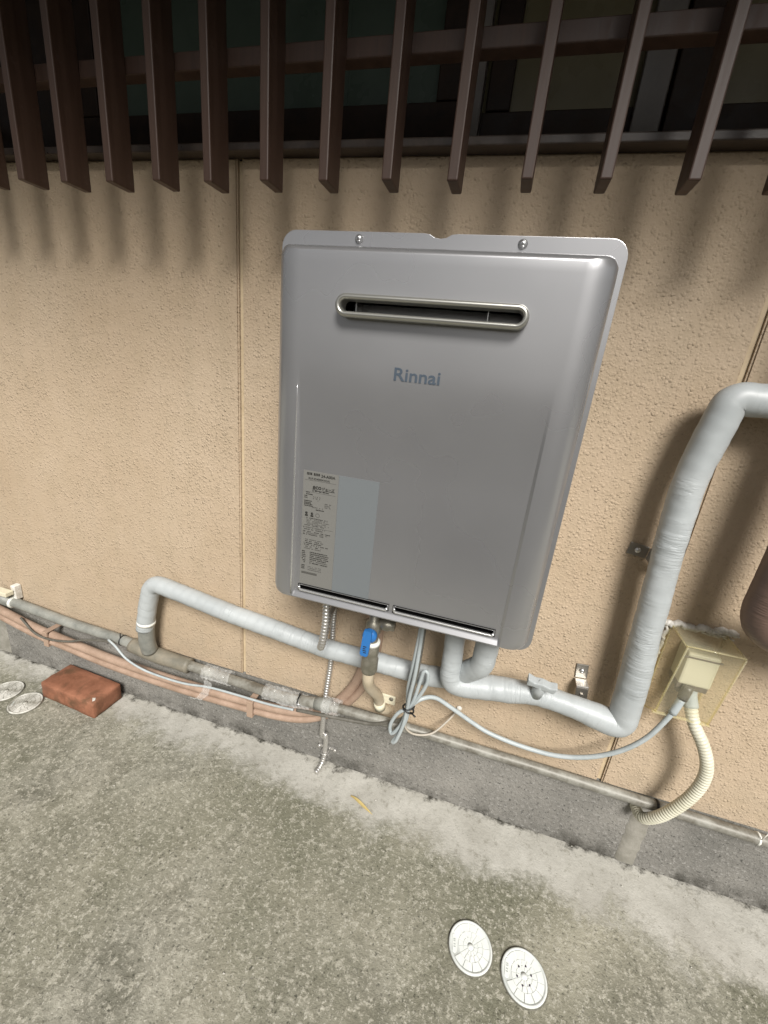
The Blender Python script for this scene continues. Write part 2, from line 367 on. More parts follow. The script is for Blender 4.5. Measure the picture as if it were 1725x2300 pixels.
# window : frame and sill, sashes, panes
b = MB()
b.bbox(XL + .121, XR, .0, .12, 2.03, 2.0985, .003)
b.bbox(XL + .121, XL + .2, .004, .12, ZS + .0305, 2.0295, .003)
b.box(XL + .2005, XR, .115, .13, ZS + .04, 2.025)           # blind back
win = b.build('window', M['darkwood'], house)
b = MB(); b.add([(x, y, z) for x in (XL + .121, XR) for y, z in ((-.028, ZS), (-.028, ZS + .013), (.02, ZS + .019), (.115, ZS + .028), (.115, ZS))],
                [(0, 1, 2, 3, 4), (9, 8, 7, 6, 5)] + [(i, i + 5, (i + 1) % 5 + 5, (i + 1) % 5) for i in range(5)])
b.build('sill', M['sill'], win, .002)
def sash(x0, x1, yf, pane, stiles, zt=2.025):
    b = MB(); b.bbox(x0, x1, yf, yf + .03, ZS + .037, ZS + .087, .002); b.build('sash_rail', M['darkwood'], win)
    for s0, s1 in stiles:
        b = MB(); b.bbox(s0, s1, yf - .001, yf + .031, ZS + .0875, zt, .002); b.build('stile', M['darkwood'], win)
    b = MB(); b.box(x0 + .004, x1 - .004, yf + .012, yf + .017, ZS + .0878, zt - .002); b.build('pane', pane, win)
sash(-.60, .20, .03, M['pane_green'], ((-.6, -.555), (.155, .199)))
sash(.2, .98, .066, M['pane_beige'], ((.235, .275), (.94, .98)))
for x0, x1, mt in ((-.99, -.60, 'darkwood'),):
    b = MB(); b.bbox(x0, x1 - .0005, .05, .08, ZS + .037, 2.028, .002); b.build('shutter_panel', M[mt], win)
b = MB(); b.bbox(.468, .51, .045, .06, ZS + .037, 2.028, .002); b.build('mullion', M['greypost'], win)
b = MB(); b.bbox(.515, .56, .045, .07, ZS + .037, 2.028, .002); b.build('stile', M['darkwood'], win)
b = MB(); b.bbox(.205, .23, .04, .065, ZS + .037, 2.028, .002); b.build('stile', M['greypost'], win)
for x in (-.33, -.21, -.06, .04):                        # faint vertical folds of the curtain behind the green glass
    b = MB(); b.box(x, x + .05, .0415, .0419, ZS + .09, 2.02); b.build('curtain_fold', M['darkwood'] if False else M['pane_green'], win)

# ------------------------------------------------------------------ unseen wall added behind the viewer to block low sky light
bw = thing('light_blocker_wall', 'unseen grey wall added behind the viewer to cut low sky light', 'wall')
b = MB(); b.box(-4.5, 5.0, -2.75, -2.6, -.05, 1.0); b.build('blocker_body', M['mortar'], bw)
b = MB(); b.box(-4.5, 5.0, -2.78, -2.57, 1.0005, 1.06); b.build('blocker_cap', M['mortar'], bw); place(bw, (0, -2.67, 0))

# ------------------------------------------------------------------ slatted screen in front of the window
lat = thing('lattice_screen', 'dark brown vertical slat screen hanging in front of the window', 'lattice')
PITCH, TH = 0.099, 0.0152
slat_me = None
for k in range(-3, 17):
    x = -.658 + PITCH * k + random.uniform(-.0015, .0015)
    if slat_me is None:
        b = MB(); b.bbox(-TH / 2, TH / 2, -.148, -.1, 0, .775, .002, 2)
        o = b.build('slat', M['slat'], lat); slat_me = o.data
    else:
        o = bpy.data.objects.new('slat', slat_me); COL.objects.link(o); o.parent = lat
    o.location = (x, 0, 1.319 + random.uniform(-.002, .002)); o.rotation_euler = (0, random.uniform(-.003, .003), random.uniform(-.02, .02))
for z in (1.4865, 1.93):
    b = MB(); b.bbox(-.99, 1.0, -.0995, -.074, z, z + .0245, .0015); b.build('rail', M['slat'], lat)
for x in (-.93, .93):
    for z in (1.4895, 1.933):
        b = MB(); b.box(x, x + .03, -.0738, .045, z, z + .018); b.build('bracket_arm', M['slat'], lat)
place(lat, (0, -.12, 1.319))

# ------------------------------------------------------------------ water heater
H = thing('water_heater', 'silver wall-hung gas water heater with slot flue on tan wall', 'water heater')
hx0, hx1, hz0, hz1 = 0.0, .47, .64, 1.24
def rrect(x0, x1, z0, z1, r, n=7):
    o = []
    for cx, cz, a0 in ((x1 - r, z1 - r, 0), (x0 + r, z1 - r, 90), (x0 + r, z0 + r, 180), (x1 - r, z0 + r, 270)):
        for k in range(n): a = R(a0 + 90 * k / (n - 1)); o.append((cx + r * math.cos(a), cz + r * math.sin(a)))
    return o
b = MB(); b.bbox(.007, .463, -.1955, -.0005, hz0 + .008, hz1 - .008, .006); b.build('rear_case', M['flange'], H)
pts = rrect(hx0, hx1, hz0, hz1, .022)
# shallow notch in the middle of the top edge
notch = [(.258, hz1), (.250, hz1 - .001), (.243, hz1 - .0048), (.235, hz1 - .006), (.227, hz1 - .0048), (.220, hz1 - .001), (.212, hz1)]
pts = pts[:7] + notch + pts[7:]
b = MB(); b.prism(pts, -.1995, -.196); b.build('flange', M['silver'], H, .0006)
# front cover : grid face + rolled edges
cx0, cx1, cz0, cz1 = .0095, .4605, .657, 1.2165
ix, izt, izb = .0385, .012, .008
gx0, gx1, gz0, gz1 = cx0 + ix, cx1 - ix, cz0 + izb, cz1 - izt
T0x, T1x, Tz0, Tz1 = .1205, .3595, 1.1305, 1.1455      # flue opening
S = [(.067, .2285), (.2415, .405)]; Sz0, Sz1 = .6795, .6862   # lower vent slots
def lines(lo, hi, step, fixed):
    L = sorted(set([lo, hi] + fixed)); o = []
    for a, c in zip(L, L[1:]):
        n = max(1, round((c - a) / step)); o += [a + (c - a) * k / n for k in range(n)]
    return o + [hi]
gxs = lines(gx0, gx1, .012, [.0505, .0518, .0525, .0555, .0562, .0575, .4125, .4138, .4145, .4175, .4182, .4195, T0x, T1x, S[0][0], S[0][1], S[1][0], S[1][1]])
gzs = lines(gz0, gz1, .012, [.669, Sz0, Sz1, Tz0, Tz1])
def sst(a, c, t): t = max(0, min(1, (t - a) / (c - a))); return t * t * (3 - 2 * t)
YF = -.24
def yface(x, z):
    r = .0065 * (1 - sst(.90, 1.06, z)) * sst(.0524, .0556, x) * (1 - sst(.4144, .4176, x)) * sst(.6645, .669, z)
    return YF + r
b = MB(); nx, nz = len(gxs), len(gzs)
vid = {}; vsx = []; fs = []
for j, z in enumerate(gzs):
    for i, x in enumerate(gxs): vid[i, j] = len(vsx); vsx.append((x, yface(x, z), z))
for j in range(nz - 1):
    for i in range(nx - 1):
        xc = (gxs[i] + gxs[i + 1]) / 2; zc = (gzs[j] + gzs[j + 1]) / 2
        if T0x < xc < T1x and Tz0 < zc < Tz1: continue
        if Sz0 < zc < Sz1 and any(a < xc < c for a, c in S): continue
        fs.append((vid[i, j], vid[i + 1, j], vid[i + 1, j + 1], vid[i, j + 1]))
bnd = [(i, 0) for i in range(nx - 1)] + [(nx - 1, j) for j in range(nz - 1)] + [(i, nz - 1) for i in range(nx - 1, 0, -1)] + [(0, j) for j in range(nz - 1, 0, -1)]
prev = [vid[q] for q in bnd]
def rnd(px, pz, x0, x1, z0, z1, r):
    qx = min(max(px, x0 + r), x1 - r); qz = min(max(pz, z0 + r), z1 - r); dx, dz = px - qx, pz - qz
    L = math.hypot(dx, dz)
    return (qx + dx / L * r, qz + dz / L * r) if (dx and dz and L > 1e-9) else (px, pz)
K = 12
for k in range(1, K + 3):
    if k <= K: th = math.pi / 2 * k / K; ex = math.sin(th); dy = 1 - math.cos(th); ydep = YF + .026 * dy
    else: ex = 1.0; ydep = YF + .026 + (k - K) / 2 * .0145
    x0, x1, z0, z1 = gx0 - ix * ex, gx1 + ix * ex, gz0 - izb * ex, gz1 + izt * ex
    cur = []
    for (i, j) in bnd:
        px = x0 + (gxs[i] - gx0) / (gx1 - gx0) * (x1 - x0); pz = z0 + (gzs[j] - gz0) / (gz1 - gz0) * (z1 - z0)
        px, pz = rnd(px, pz, x0, x1, z0, z1, .003 + .013 * ex)
        cur.append(len(vsx)); vsx.append((px, ydep, pz))
    n = len(cur)
    for q in range(n): fs.append((prev[q], cur[q], cur[(q + 1) % n], prev[(q + 1) % n]))
    prev = cur
b.add(vsx, fs, True); cover = b.build('front_cover', M['silver'], H)
b = MB(); b.tube([(.0522, YF + .0004, 1.045 - k * .0376) for k in range(11)], lambda d, D, a: .0003 + .0012 * min(1, d / .15), 8); b.build('crease_highlight', M['lip'], H)  # bright bead added along the left crease to stand in for its highlight
# dark boxes behind slots, rolled lips below them
for a, c in S:
    b = MB(); zc, e = .012, .003
    b.add([(a - e, -.2355, Sz0 - .003), (c + e, -.2355, Sz0 - .003), (c + e, -.2355, Sz1 + .003), (a - e, -.2355, Sz1 + .003),
           (a - e, -.215, Sz0 - .003), (c + e, -.215, Sz0 - .003), (c + e, -.215, Sz1 + .003), (a - e, -.215, Sz1 + .003)],
          [(4, 5, 6, 7), (0, 1, 5, 4), (3, 2, 6, 7), (0, 4, 7, 3), (1, 2, 6, 5)])
    v = b.build('vent_slot', M['black'], H)
    lipb = MB(); yl = -.2372; path = [(a + .001, yl, Sz1 - .001), (a - .0008, yl, (Sz0 + Sz1) / 2), (a + .002, yl, Sz0 - .0008), (c - .002, yl, Sz0 - .0008), (c + .0005, yl, (Sz0 + Sz1) / 2)]
    lipb.tube(bent(path, .002, .01), .0021, 10); lipb.build('slot_lip', M['lip'], v)
# flue terminal : stadium ring with hood, dark opening, inner plates
tx, tz, ta, tr = .240, 1.138, .1125, .0122
def stad(ta_, tr_, n=14):
    o = []
    for k in range(n + 1): a = R(-90 + 180 * k / n); o.append((tx + ta_ + tr_ * math.cos(a), tz + tr_ * math.sin(a)))
    for k in range(n + 1): a = R(90 + 180 * k / n); o.append((tx - ta_ + tr_ * math.cos(a), tz + tr_ * math.sin(a)))
    return o
prof = [(.0028, -.2385), (.0028, -.2545), (.0022, -.2572), (.0004, -.2592), (-.0018, -.2598), (-.0036, -.2590), (-.0047, -.2570), (-.005, -.254), (-.005, -.236)]
b = MB(); rings = [[(x, y, z) for x, z in stad(ta, tr + o_)] for o_, y in prof]; n = len(rings[0])
b.add([p for r_ in rings for p in r_], [(i * n + k, i * n + (k + 1) % n, (i + 1) * n + (k + 1) % n, (i + 1) * n + k) for i in range(len(rings) - 1) for k in range(n)], True)
term = b.build('flue_terminal', M['trim'], H)
b = MB(); x0, x1, z0, z1 = T0x - .002, T1x + .002, Tz0 - .002, Tz1 + .002
b.add([(x0, -.2395, z0), (x1, -.2395, z0), (x1, -.2395, z1), (x0, -.2395, z1), (x0, -.15, z0), (x1, -.15, z0), (x1, -.15, z1), (x0, -.15, z1)],
      [(4, 5, 6, 7), (0, 1, 5, 4), (3, 2, 6, 7), (0, 4, 7, 3), (1, 2, 6, 5)]); b.build('flue_cavity', M['black'], term)
for x in (.136, .316):
    b = MB(); b.box(x, x + .0012, -.238, -.21, Tz0 - .002, Tz1 + .002); b.build('inner_plate', M['innermetal'], term)
b = MB(); b.box(.1375, .3155, -.2382, -.2374, Tz1 - .0007, Tz1 + .0004); b.build('inner_plate', M['innermetal'], term)
# cover screws on the flange
for x in (.120, .343):
    b = MB(); Mx = Matrix.Translation((x, -.1995, 1.2305)) @ Matrix.Rotation(R(90), 4, 'X')
    b.lathe([(.0062, 0), (.0062, .0006), (.0045, .001), (.0045, .0035), (.0036, .0046), (.0015, .0052), (.0002, .0053)], 16, Mx)
    s_ = b.build('screw', M['screw'], H)
    b = MB(); b.box(x - .0016, x + .0016, -.2049, -.2047, 1.2301, 1.2309); b.box(x - .0004, x + .0004, -.20495, -.20475, 1.2289, 1.2321); b.build('screw_slot', M['print'], s_)
# lettering
def text_mesh(body, size, x, y, z, mt, name, parent, align='LEFT', offset=0.0, wfac=1.0):
    cu = bpy.data.curves.new(name, 'FONT'); cu.body = body; cu.size = size; cu.align_x = align; cu.align_y = 'BOTTOM_BASELINE'; cu.offset = offset; cu.resolution_u = 3
    t_ = bpy.data.objects.new('tmp', cu); COL.objects.link(t_)
    dg = bpy.context.evaluated_depsgraph_get(); me = bpy.data.meshes.new_from_object(t_.evaluated_get(dg))
    bpy.data.objects.remove(t_); bpy.data.curves.remove(cu)
    me.name = name
    for v in me.vertices: v.co = Vector((x + v.co.x * wfac, y, z + v.co.y))
    me.materials.clear(); me.materials.append(mt)
    o = bpy.data.objects.new(name, me); COL.objects.link(o); o.parent = parent; return o
text_mesh('Rinnai', .0245, .2335, -.2407, 1.0482, M['logo'], 'logo_lettering', H, 'CENTER', .0004, 1.13)
# rating label and blank grey sheet beside it
YL = YF + .0065
b = MB(); b.box(.0655, .1265, YL - .0004, YL + .0002, .690, .8955); lab = b.build('rating_label', M['label'], H); lab['label'] = 'printed rating label low on the cover'
b = MB(); b.box(.1272, .1940, YL - .0005, YL + .0002, .6875, .8955); sh = b.build('blank_sticker', M['sheet'], H); sh['label'] = 'plain blue grey sticker beside the printed label'
YP = YL - .0007
text_mesh('24-A00A', .0066, .0965, YP, .8875, M['print'], 'print_text', lab, 'LEFT', .0002)
text_mesh('RUF-E2400SAW(A)', .0046, .0745, YP, .8815, M['print'], 'print_text', lab, 'LEFT', .0001)
text_mesh('eco', .0105, .0825, YP, .8665, M['print'], 'print_text', lab, 'LEFT', .0003)
text_mesh('ジョーズ', .0055, .0985, YP, .8668, M['print'], 'print_text', lab, 'LEFT', .0002)
b = MB()
for k in range(14):
    a0 = .0815 + k * .0028; z_ = .8662 - .0024 * math.sin(math.pi * min(1, k / 9)) ; b.box(a0, a0 + .0031, YP, YP + .0003, z_ - .0009, z_)
b.build('print_swoosh', M['print'], lab)
b = MB(); b2 = MB(); rn = random.Random(3)
def row(z, x0, x1, h, dens=.75, dark=True):
    x = x0
    while x < x1:
        wd = rn.uniform(.0009, .0026)
        if rn.random() < dens: (b if dark else b2).box(x, min(x + wd, x1), YP, YP + .0003, z + rn.uniform(0, .0003), z + h)
        x += wd + rn.uniform(.0003, .0009)
row(.8885, .0715, .094, .0042, .8)
row(.8618, .082, .111, .0016, .9)
for z, x0, x1 in ((.8585, .0685, .078), (.8552, .0685, .083), (.852, .0685, .074), (.849, .0685, .074), (.8435, .0685, .082), (.8405, .0685, .085), (.838, .0685, .085), (.8352, .0685, .084)): row(z, x0, x1, .0017, .85)
for z in (.852, .849, .846): row(z, .084, .097, .0018, .55, False)
for z in (.8425, .8395, .8365): row(z, .105, .116, .0018, .8, False)
row(.8335, .083, .106, .0018, .7, False); row(.8300, .09, .106, .0018, .9)
for z in [.814 - .0026 * k for k in range(6)]: row(z, .069 + rn.uniform(0, .006), .119 - rn.uniform(0, .01), .0013, .75, rn.random() < .4)
for z in (.7965, .7935, .7895, .7868, .7842): row(z, .0685, .121 - rn.uniform(0, .02), .0014, .8, rn.random() < .6)
for z in [.775 - .0033 * k for k in range(6)]: row(z, .068 + rn.uniform(0, .004), .121 - rn.uniform(0, .02), .0016, .6, rn.random() < .5)
for z in [.752 - .0034 * k for k in range(7)]:
    row(z, .068, .075, .0019, .8); row(z, .083, .120 - rn.uniform(0, .005), .0019, .85, rn.random() < .8)
for z in (.7255, .7225, .7195): row(z, .068, .074, .0018, .9); 
for z in (.7245, .7215, .7185): row(z, .080, .105, .0014, .9, False)
b2.box(.0685, .0975, YP, YP + .0003, .7105, .7145)
b2.box(.0685, .1225, YP, YP + .0003, .8798, .8801); b2.box(.0685, .1225, YP, YP + .0003, .8600, .8603); b2.box(.0685, .1225, YP, YP + .0003, .7985, .7988)
for cx in (.0735, .0835): b.lathe([(.0022, 0), (.0022, .0003)], 10, Matrix.Translation((cx, YP, .8235)) @ Matrix.Rotation(R(90), 4, 'X'))
for cx in (.0735, .0835): b.box(cx - .0026, cx + .0026, YP, YP + .0003, .8175, .8205)
b.build('print_lines', M['print'], lab)['kind'] = 'stuff'; b2.build('print_lines_grey', M['printg'], lab)['kind'] = 'stuff'
b = MB(); b.tube([(.0935 + .0034 * math.cos(a / 20 * 2 * math.pi), YP, .8215 + .0034 * math.sin(a / 20 * 2 * math.pi)) for a in range(21)], .0003, 5); b.build('print_mark', M['printg'], lab)
# fittings under the case
b = MB(); b.lathe([(.012, .0), (.012, .012), (.009, .013), (.009, .022)], 6, Matrix.Translation((.094, -.17, .6275)), False); b.build('drain_fitting', M['nickel'], H)
b = MB(); b.lathe([(.011, .0), (.011, .02)], 16, Matrix.Translation((.279, -.12, .632))); b.build('cable_gland', M['rubber'], H)
b = MB(); b.bbox(.02, .45, -.19, -.01, hz0 + .003, hz0 + .0079, .001); b.build('bottom_plate', M['flange'], H)
place(H, (.235, -.1, hz0))

# ------------------------------------------------------------------ taped grey pipes
def taper(r0, r1=None, seed=0, amp=.0009):
    def f(d, D, a):
        r = r0 if r1 is None else r1(d, D, r0)
        saw = ((d * 42 + a / (2 * math.pi)) % 1.0) * .0005
        return r + saw + amp * (noise.noise(Vector((d * 14 + seed, math.cos(a) * .8, math.sin(a) * .8))) + .7 * noise.noise(Vector((d * 55 + seed, math.cos(a), math.sin(a)))))
    return f
# pipe A: heater -> down, back to the wall, long run left, elbow down into the base pipe
pA = bent([(.408, -.118, .652), (.408, -.112, .53), (.352, -.058, .438), (.30, -.05, .421), (.06, -.05, .420), (-.20, -.05, .445), (-.44, -.05, .478), (-.462, -.05, .40), (-.478, -.05, .325)],
          [.05, .05, .08, .3, .4, .035, .1], .005)
b = MB(); b.tube(pA, taper(.0222, None, 1), 20); pa = b.build('taped_pipe', M['tape'])
tag(pa, 'long grey taped pipe running left under the heater to a downturned elbow', 'pipe')
b = MB(); b.tube(bent([(-.474, -.05, .345), (-.479, -.047, .28), (-.482, -.038, .245)], .1), .0208, 18); b.build('bare_socket', M['greypipe'], pa)
b = MB(); b.tube([(-.4715, -.05, .352), (-.4728, -.05, .344)], .0238, 18); b.build('tape_end', M['whiteplastic'], pa)
# pipe B: heater -> down -> right -> up -> over to the right
def rB(d, D, r):
    return .0205 + .0045 * sst(.14, .30, d) - .0025 * sst(.30, .36, d) + .004 * sst(.42, .53, d) - .003 * sst(.62, .80, d) + .0012 * sst(.98, 1.12, d)
pB = bent([(.343, -.098, .652), (.350, -.096, .452), (.43, -.074, .452), (.53, -.064, .462), (.612, -.062, .450), (.694, -.062, .437), (.688, -.062, .56), (.671, -.062, .82), (.668, -.062, .94), (.686, -.062, 1.073), (.80, -.062, 1.074), (1.05, -.062, 1.07)],
          [.030, .08, .2, .2, .02, .2, .4, .4, .020, .3], .005)
b = MB(); b.tube(pB, taper(.03, rB, 5, .0013), 22); pb = b.build('taped_pipe', M['tape'])
tag(pb, 'thick grey taped pipe rising in an upright run right of the heater', 'pipe')
# taped stop valve knob on pipe B
kn = thing('valve_knob', 'small grey bow-tie valve knob on the taped pipe below the heater', 'valve knob')
b = MB(); b.lathe([(.0105, -.012), (.0105, .012), (.008, .020), (.006, .034)], 14, Matrix.Translation((.523, -.084, .482)) @ Matrix.Rotation(R(25), 4, 'X')); b.build('stem', M['tape'], kn)
b = MB()
bow = [(-.026, .012), (-.024, -.006), (-.012, -.004), (.0, -.007), (.012, -.005), (.024, -.007), (.026, .010), (.014, .006), (.0, .009), (-.012, .006)]
Mk = Matrix.Translation((.524, -.094, .506)) @ Matrix.Rotation(R(6), 4, 'Y') @ Matrix.Rotation(R(18), 4, 'X')
o_ = len(b.v); b.prism(bow, -.008, .008); b.v = [tuple(Mk @ Vector(p)) for p in b.v]
b.build('knob', M['tape'], kn, .0025); place(kn, (.523, -.08, .48)); kn.scale = (1.1, 1.1, 1.1)
# dark taped pipe coming down at the right edge and turning into the wall
pC = bent([(.842, -.105, 1.6), (.821, -.105, .727), (1.2, -.105, .720)], [.036], .006)
b = MB(); b.tube(pC, taper(.037, None, 9, .001), 22); tag(b.build('taped_pipe', M['browntape']), 'dark brown taped pipe bending at the right edge of the photo', 'pipe')

# ------------------------------------------------------------------ pipe run along the footing
base = thing('base_pipe', 'weathered grey conduit run fixed along the top of the footing', 'conduit')
def seg(name, pts, r, mt, n=16, step=.02, lump=0):
    b = MB(); P = spline(pts, step); f = (lambda d, D, a: r + lump * noise.noise(Vector((d * 22, math.cos(a), math.sin(a) + 3)))) if lump else r
    b.tube(P, f, n); return b.build(name, M[mt], base)
seg('pvc_pipe', [(-1.30, -.022, .262), (-1.02, -.022, .2535), (-.80, -.022, .239), (-.6, -.022, .2345), (-.52, -.024, .228)], .0145, 'greypipe')
b = MB(); b.tube([(-1.12, -.022, .2575), (-1.015, -.022, .2535)], .0185, 18); b.build('coupling', M['greypipe'], base)
b = MB(); b.tube([(-1.016, -.022, .2535), (-1.011, -.022, .2533)], .0192, 18); b.build('collar', M['whiteplastic'], base)
seg('tee_joint', [(-.555, -.026, .232), (-.47, -.028, .224), (-.36, -.026, .219)], .0205, 'rustpipe', 18, .008, .0015)
seg('steel_pipe', [(-.365, -.024, .219), (-.20, -.022, .212), (-.06, -.040, .2265), (.05, -.048, .2505)], .0135, 'steelpipe', 16, .01, .0006)
seg('coupling', [(.035, -.047, .2475), (.075, -.049, .2535)], .0165, 'greypipe', 18)
seg('steel_pipe', [(.055, -.048, .2510), (.20, -.045, .2525), (.30, -.036, .246), (.45, -.022, .2305), (.62, -.02, .228), (.90, -.02, .2225), (1.6, -.02, .21)], .0115, 'steelpipe', 16, .02, .0005)
b = MB(); b.tube([(.8265, -.02, .2242), (.831, -.02, .2241)], .0135, 16); b.build('rubber_ring', M['rubber'], base)
b = MB(); b.tube([(1.018, -.02, .2206), (1.0215, -.02, .2205)], .0128, 12); b.tube([(1.02, -.03, .23), (1.022, -.034, .252)], .0009, 6); b.build('pale_tie', M['whiteplastic'], base)
for x, y, z in ((-.592, -.0225, .2345), (-.012, -.0438, .2375)):
    b = MB(); b.tube([(x - .0015, y, z), (x + .0015, y, z)], .0158, 14); b.tube([(x, y - .008, z + .013), (x + .006, y - .012, z + .033)], .0016, 6); b.build('cable_tie', M['rubber'], base)
place(base, (0, -.02, .22))
# white clip at far left
cl = thing('pipe_clip', 'pale plastic pipe clip on the wall at the left edge', 'pipe clip')
b = MB(); b.bbox(-1.07, -1.004, -.046, -.022, .283, .297, .002); b.build('clip_arm', M['ivory'], cl)
b = MB(); b.bbox(-1.018, -1.0, -.021, -.0005, .262, .31, .002); b.build('clip_foot', M['caulk'], cl); place(cl, (-1.03, -.01, .27))
# ------------------------------------------------------------------ twin pink tubes
tw = thing('twin_tubes', 'pair of pinkish beige insulated tubes sagging along the footing', 'tubes')
base_pts = [(-1.30, -.03, .245), (-1.07, -.03, .205), (-.93, -.032, .180), (-.80, -.032, .166), (-.62, -.032, .151), (-.40, -.032, .147), (-.20, -.030, .152), (-.06, -.026, .160), (.02, -.018, .180), (.075, -.0135, .228), (.122, -.0135, .308), (.145, -.0135, .40), (.150, -.0135, .48), (.155, -.05, .56), (.160, -.10, .648)]
def offs(dz, dy): return [(x + (0.022 * sst(-.02, .12, x) if dz < 0 else 0), y + dy, z + dz * (1 - sst(-.02, .12, x))) for x, y, z in base_pts]
b = MB(); b.tube(spline(offs(.011, 0), .012), .0125, 14); b.build('tube', M['pink'], tw)
b = MB(); b.tube(spline(offs(-.011, -.004), .012), .0095, 14); b.build('tube', M['pink'], tw)
for x, z in ((-.865, .173), (-.155, .157)):
    b = MB()
    b.bbox(x - .009, x + .009, -.050, -.0445, z - .024, z + .028, .0015); b.bbox(x - .009, x + .009, -.0445, .0075, z + .0245, z + .028, .001); b.bbox(x - .009, x + .009, -.0445, .0075, z - .024, z - .021, .001)
    b.build('clip', M['pinkclip'], tw)
place(tw, (-.4, -.03, .15))
# ------------------------------------------------------------------ corrugated stainless drain hose
def corr(r, amp, per): return lambda d, D, a: r + amp * math.sin(2 * math.pi * d / per)
hose = thing('drain_hose', 'thin corrugated stainless hose looping from the heater down to the ground', 'hose')
b = MB(); pts = spline([(.094, -.17, .632), (.0945, -.17, .58), (.090, -.168, .530), (.083, -.158, .507), (.078, -.135, .505), (.072, -.10, .522)], .0012)
b.tube(pts, corr(.0070, .0009, .0078), 14); b.build('upper_loop', M['steel'], hose)
b = MB(); pts = spline([(.072, -.10, .523), (.064, -.065, .53), (.056, -.02, .515), (.055, -.0165, .46), (.056, -.0165, .40), (.055, -.017, .34), (.053, -.024, .285), (.052, -.031, .235), (.051, -.030, .18), (.0475, -.022, .128), (.0485, -.014, .112)], .0012)
b.tube(pts, corr(.0064, .0008, .0074), 14); b.build('middle_run', M['steel'], hose)
b = MB(); pts = spline([(.0485, -.012, .112), (.055, -.022, .122), (.0585, -.026, .132), (.0585, -.020, .118), (.056, -.012, .07), (.053, -.012, .032), (.049, -.022, .012), (.044, -.042, .008)], .0012)
b.tube(pts, corr(.0064, .0008, .0074), 14); b.build('outlet', M['steel'], hose)
b = MB()
b.bbox(.030, .082, .002, .0078, .052, .060, .0015)
b.tube(spline([(.047, .004, .056), (.047, -.018, .056), (.055, -.0215, .056), (.063, -.018, .056), (.063, .004, .056)], .002), .0018, 8)
b.build('saddle_clip', M['steel'], hose)
for x in (.033, .079):
    b = MB(); b.lathe([(.0052, 0), (.0052, .003), (.003, .0042)], 12, Matrix.Translation((x, .002, .056)) @ Matrix.Rotation(R(90), 4, 'X')); b.build('saddle_screw', M['steel'], hose)
place(hose, (.05, -.02, .0))
# ------------------------------------------------------------------ gas cock and beige gas pipe
gc = thing('gas_valve', 'nickel gas cock with bright blue lever under the heater', 'gas valve')
vx, vy = .186, -.142
b = MB(); b.lathe([(.0155, .468), (.0175, .474), (.0175, .500), (.0155, .506), (.0155, .512), (.0165, .514), (.0165, .535), (.012, .541), (.0115, .560), (.016, .566), (.016, .588), (.0105, .592), (.0105, .648)], 20, Matrix.Translation((vx, vy, 0))); b.build('valve_body', M['nickel'], gc)
b = MB(); b.lathe([(.0125, 0), (.0125, .022), (.010, .026), (.010, .034)], 18, Matrix.Translation((vx + .008, vy + .005, .584)) @ Matrix.Rotation(R(90), 4, 'Y')); b.build('side_port', M['nickel'], gc)
b = MB(); b.lathe([(.0148, .5352), (.0172, .5354), (.0172, .5425), (.0135, .5432)], 20, Matrix.Translation((vx, vy, 0))); b.build('white_ring', M['whiteplastic'], gc)
b = MB(); b.lathe([(.0135, 0), (.0145, .004), (.0145, .010), (.012, .0135)], 22, Matrix.Translation((vx - .001, vy - .012, .566)) @ Matrix.Rotation(R(90), 4, 'X'))
lev = [(-.0075, .018), (.0075, .018), (.0085, .0), (.0080, -.036), (.005, -.040), (-.006, -.040), (-.0085, -.036), (-.0085, .0)]
o0 = len(b.v); b.prism(lev, -.007, .0); Mk = Matrix.Translation((vx - .003, vy - .0262, .566)) @ Matrix.Rotation(R(4), 4, 'Y')
for i in range(o0, len(b.v)): b.v[i] = tuple(Mk @ Vector(b.v[i]))
lv = b.build('lever', M['blue'], gc); lv['label'] = 'blue plastic lever'
b = MB()
for z0, x0, x1 in ((.548, -.0045, .0025), (.5435, -.0045, .001), (.539, -.0045, .0025), (.5345, -.003, .0025)): b.box(vx - .004 + x0, vx - .004 + x1, vy - .0340, vy - .0334, z0, z0 + .0016)
b.build('lever_mark', M['print'], lv)
place(gc, (vx, vy, .468))
gp = thing('gas_pipe', 'beige coated gas pipe curving from the valve into the wall', 'pipe')
b = MB(); b.tube(spline([(vx, vy, .478), (vx - .001, vy + .004, .445), (vx - .002, -.118, .41), (vx + .001, -.088, .372), (vx + .006, -.056, .334), (vx + .007, -.034, .30), (vx + .009, -.022, .272), (vx + .022, -.006, .252), (vx + .03, .02, .245)], .006), .0122, 16); b.build('pipe_run', M['beige'], gp)
b = MB(); b.tube([(vx + .0075, -.031, .292), (vx + .0095, -.024, .270)], .0138, 16); b.bbox(vx + .005, vx + .042, -.006, -.0005, .270, .296, .002); b.build('saddle', M['ivory'], gp)
for x, z in ((vx + .032, .288),):
    b = MB(); b.lathe([(.0055, 0), (.0055, .0012)], 12, Matrix.Translation((x, -.006, z)) @ Matrix.Rotation(R(90), 4, 'X')); b.build('saddle_screw', M['rustpipe'], gp)
place(gp, (vx, -.05, .26))
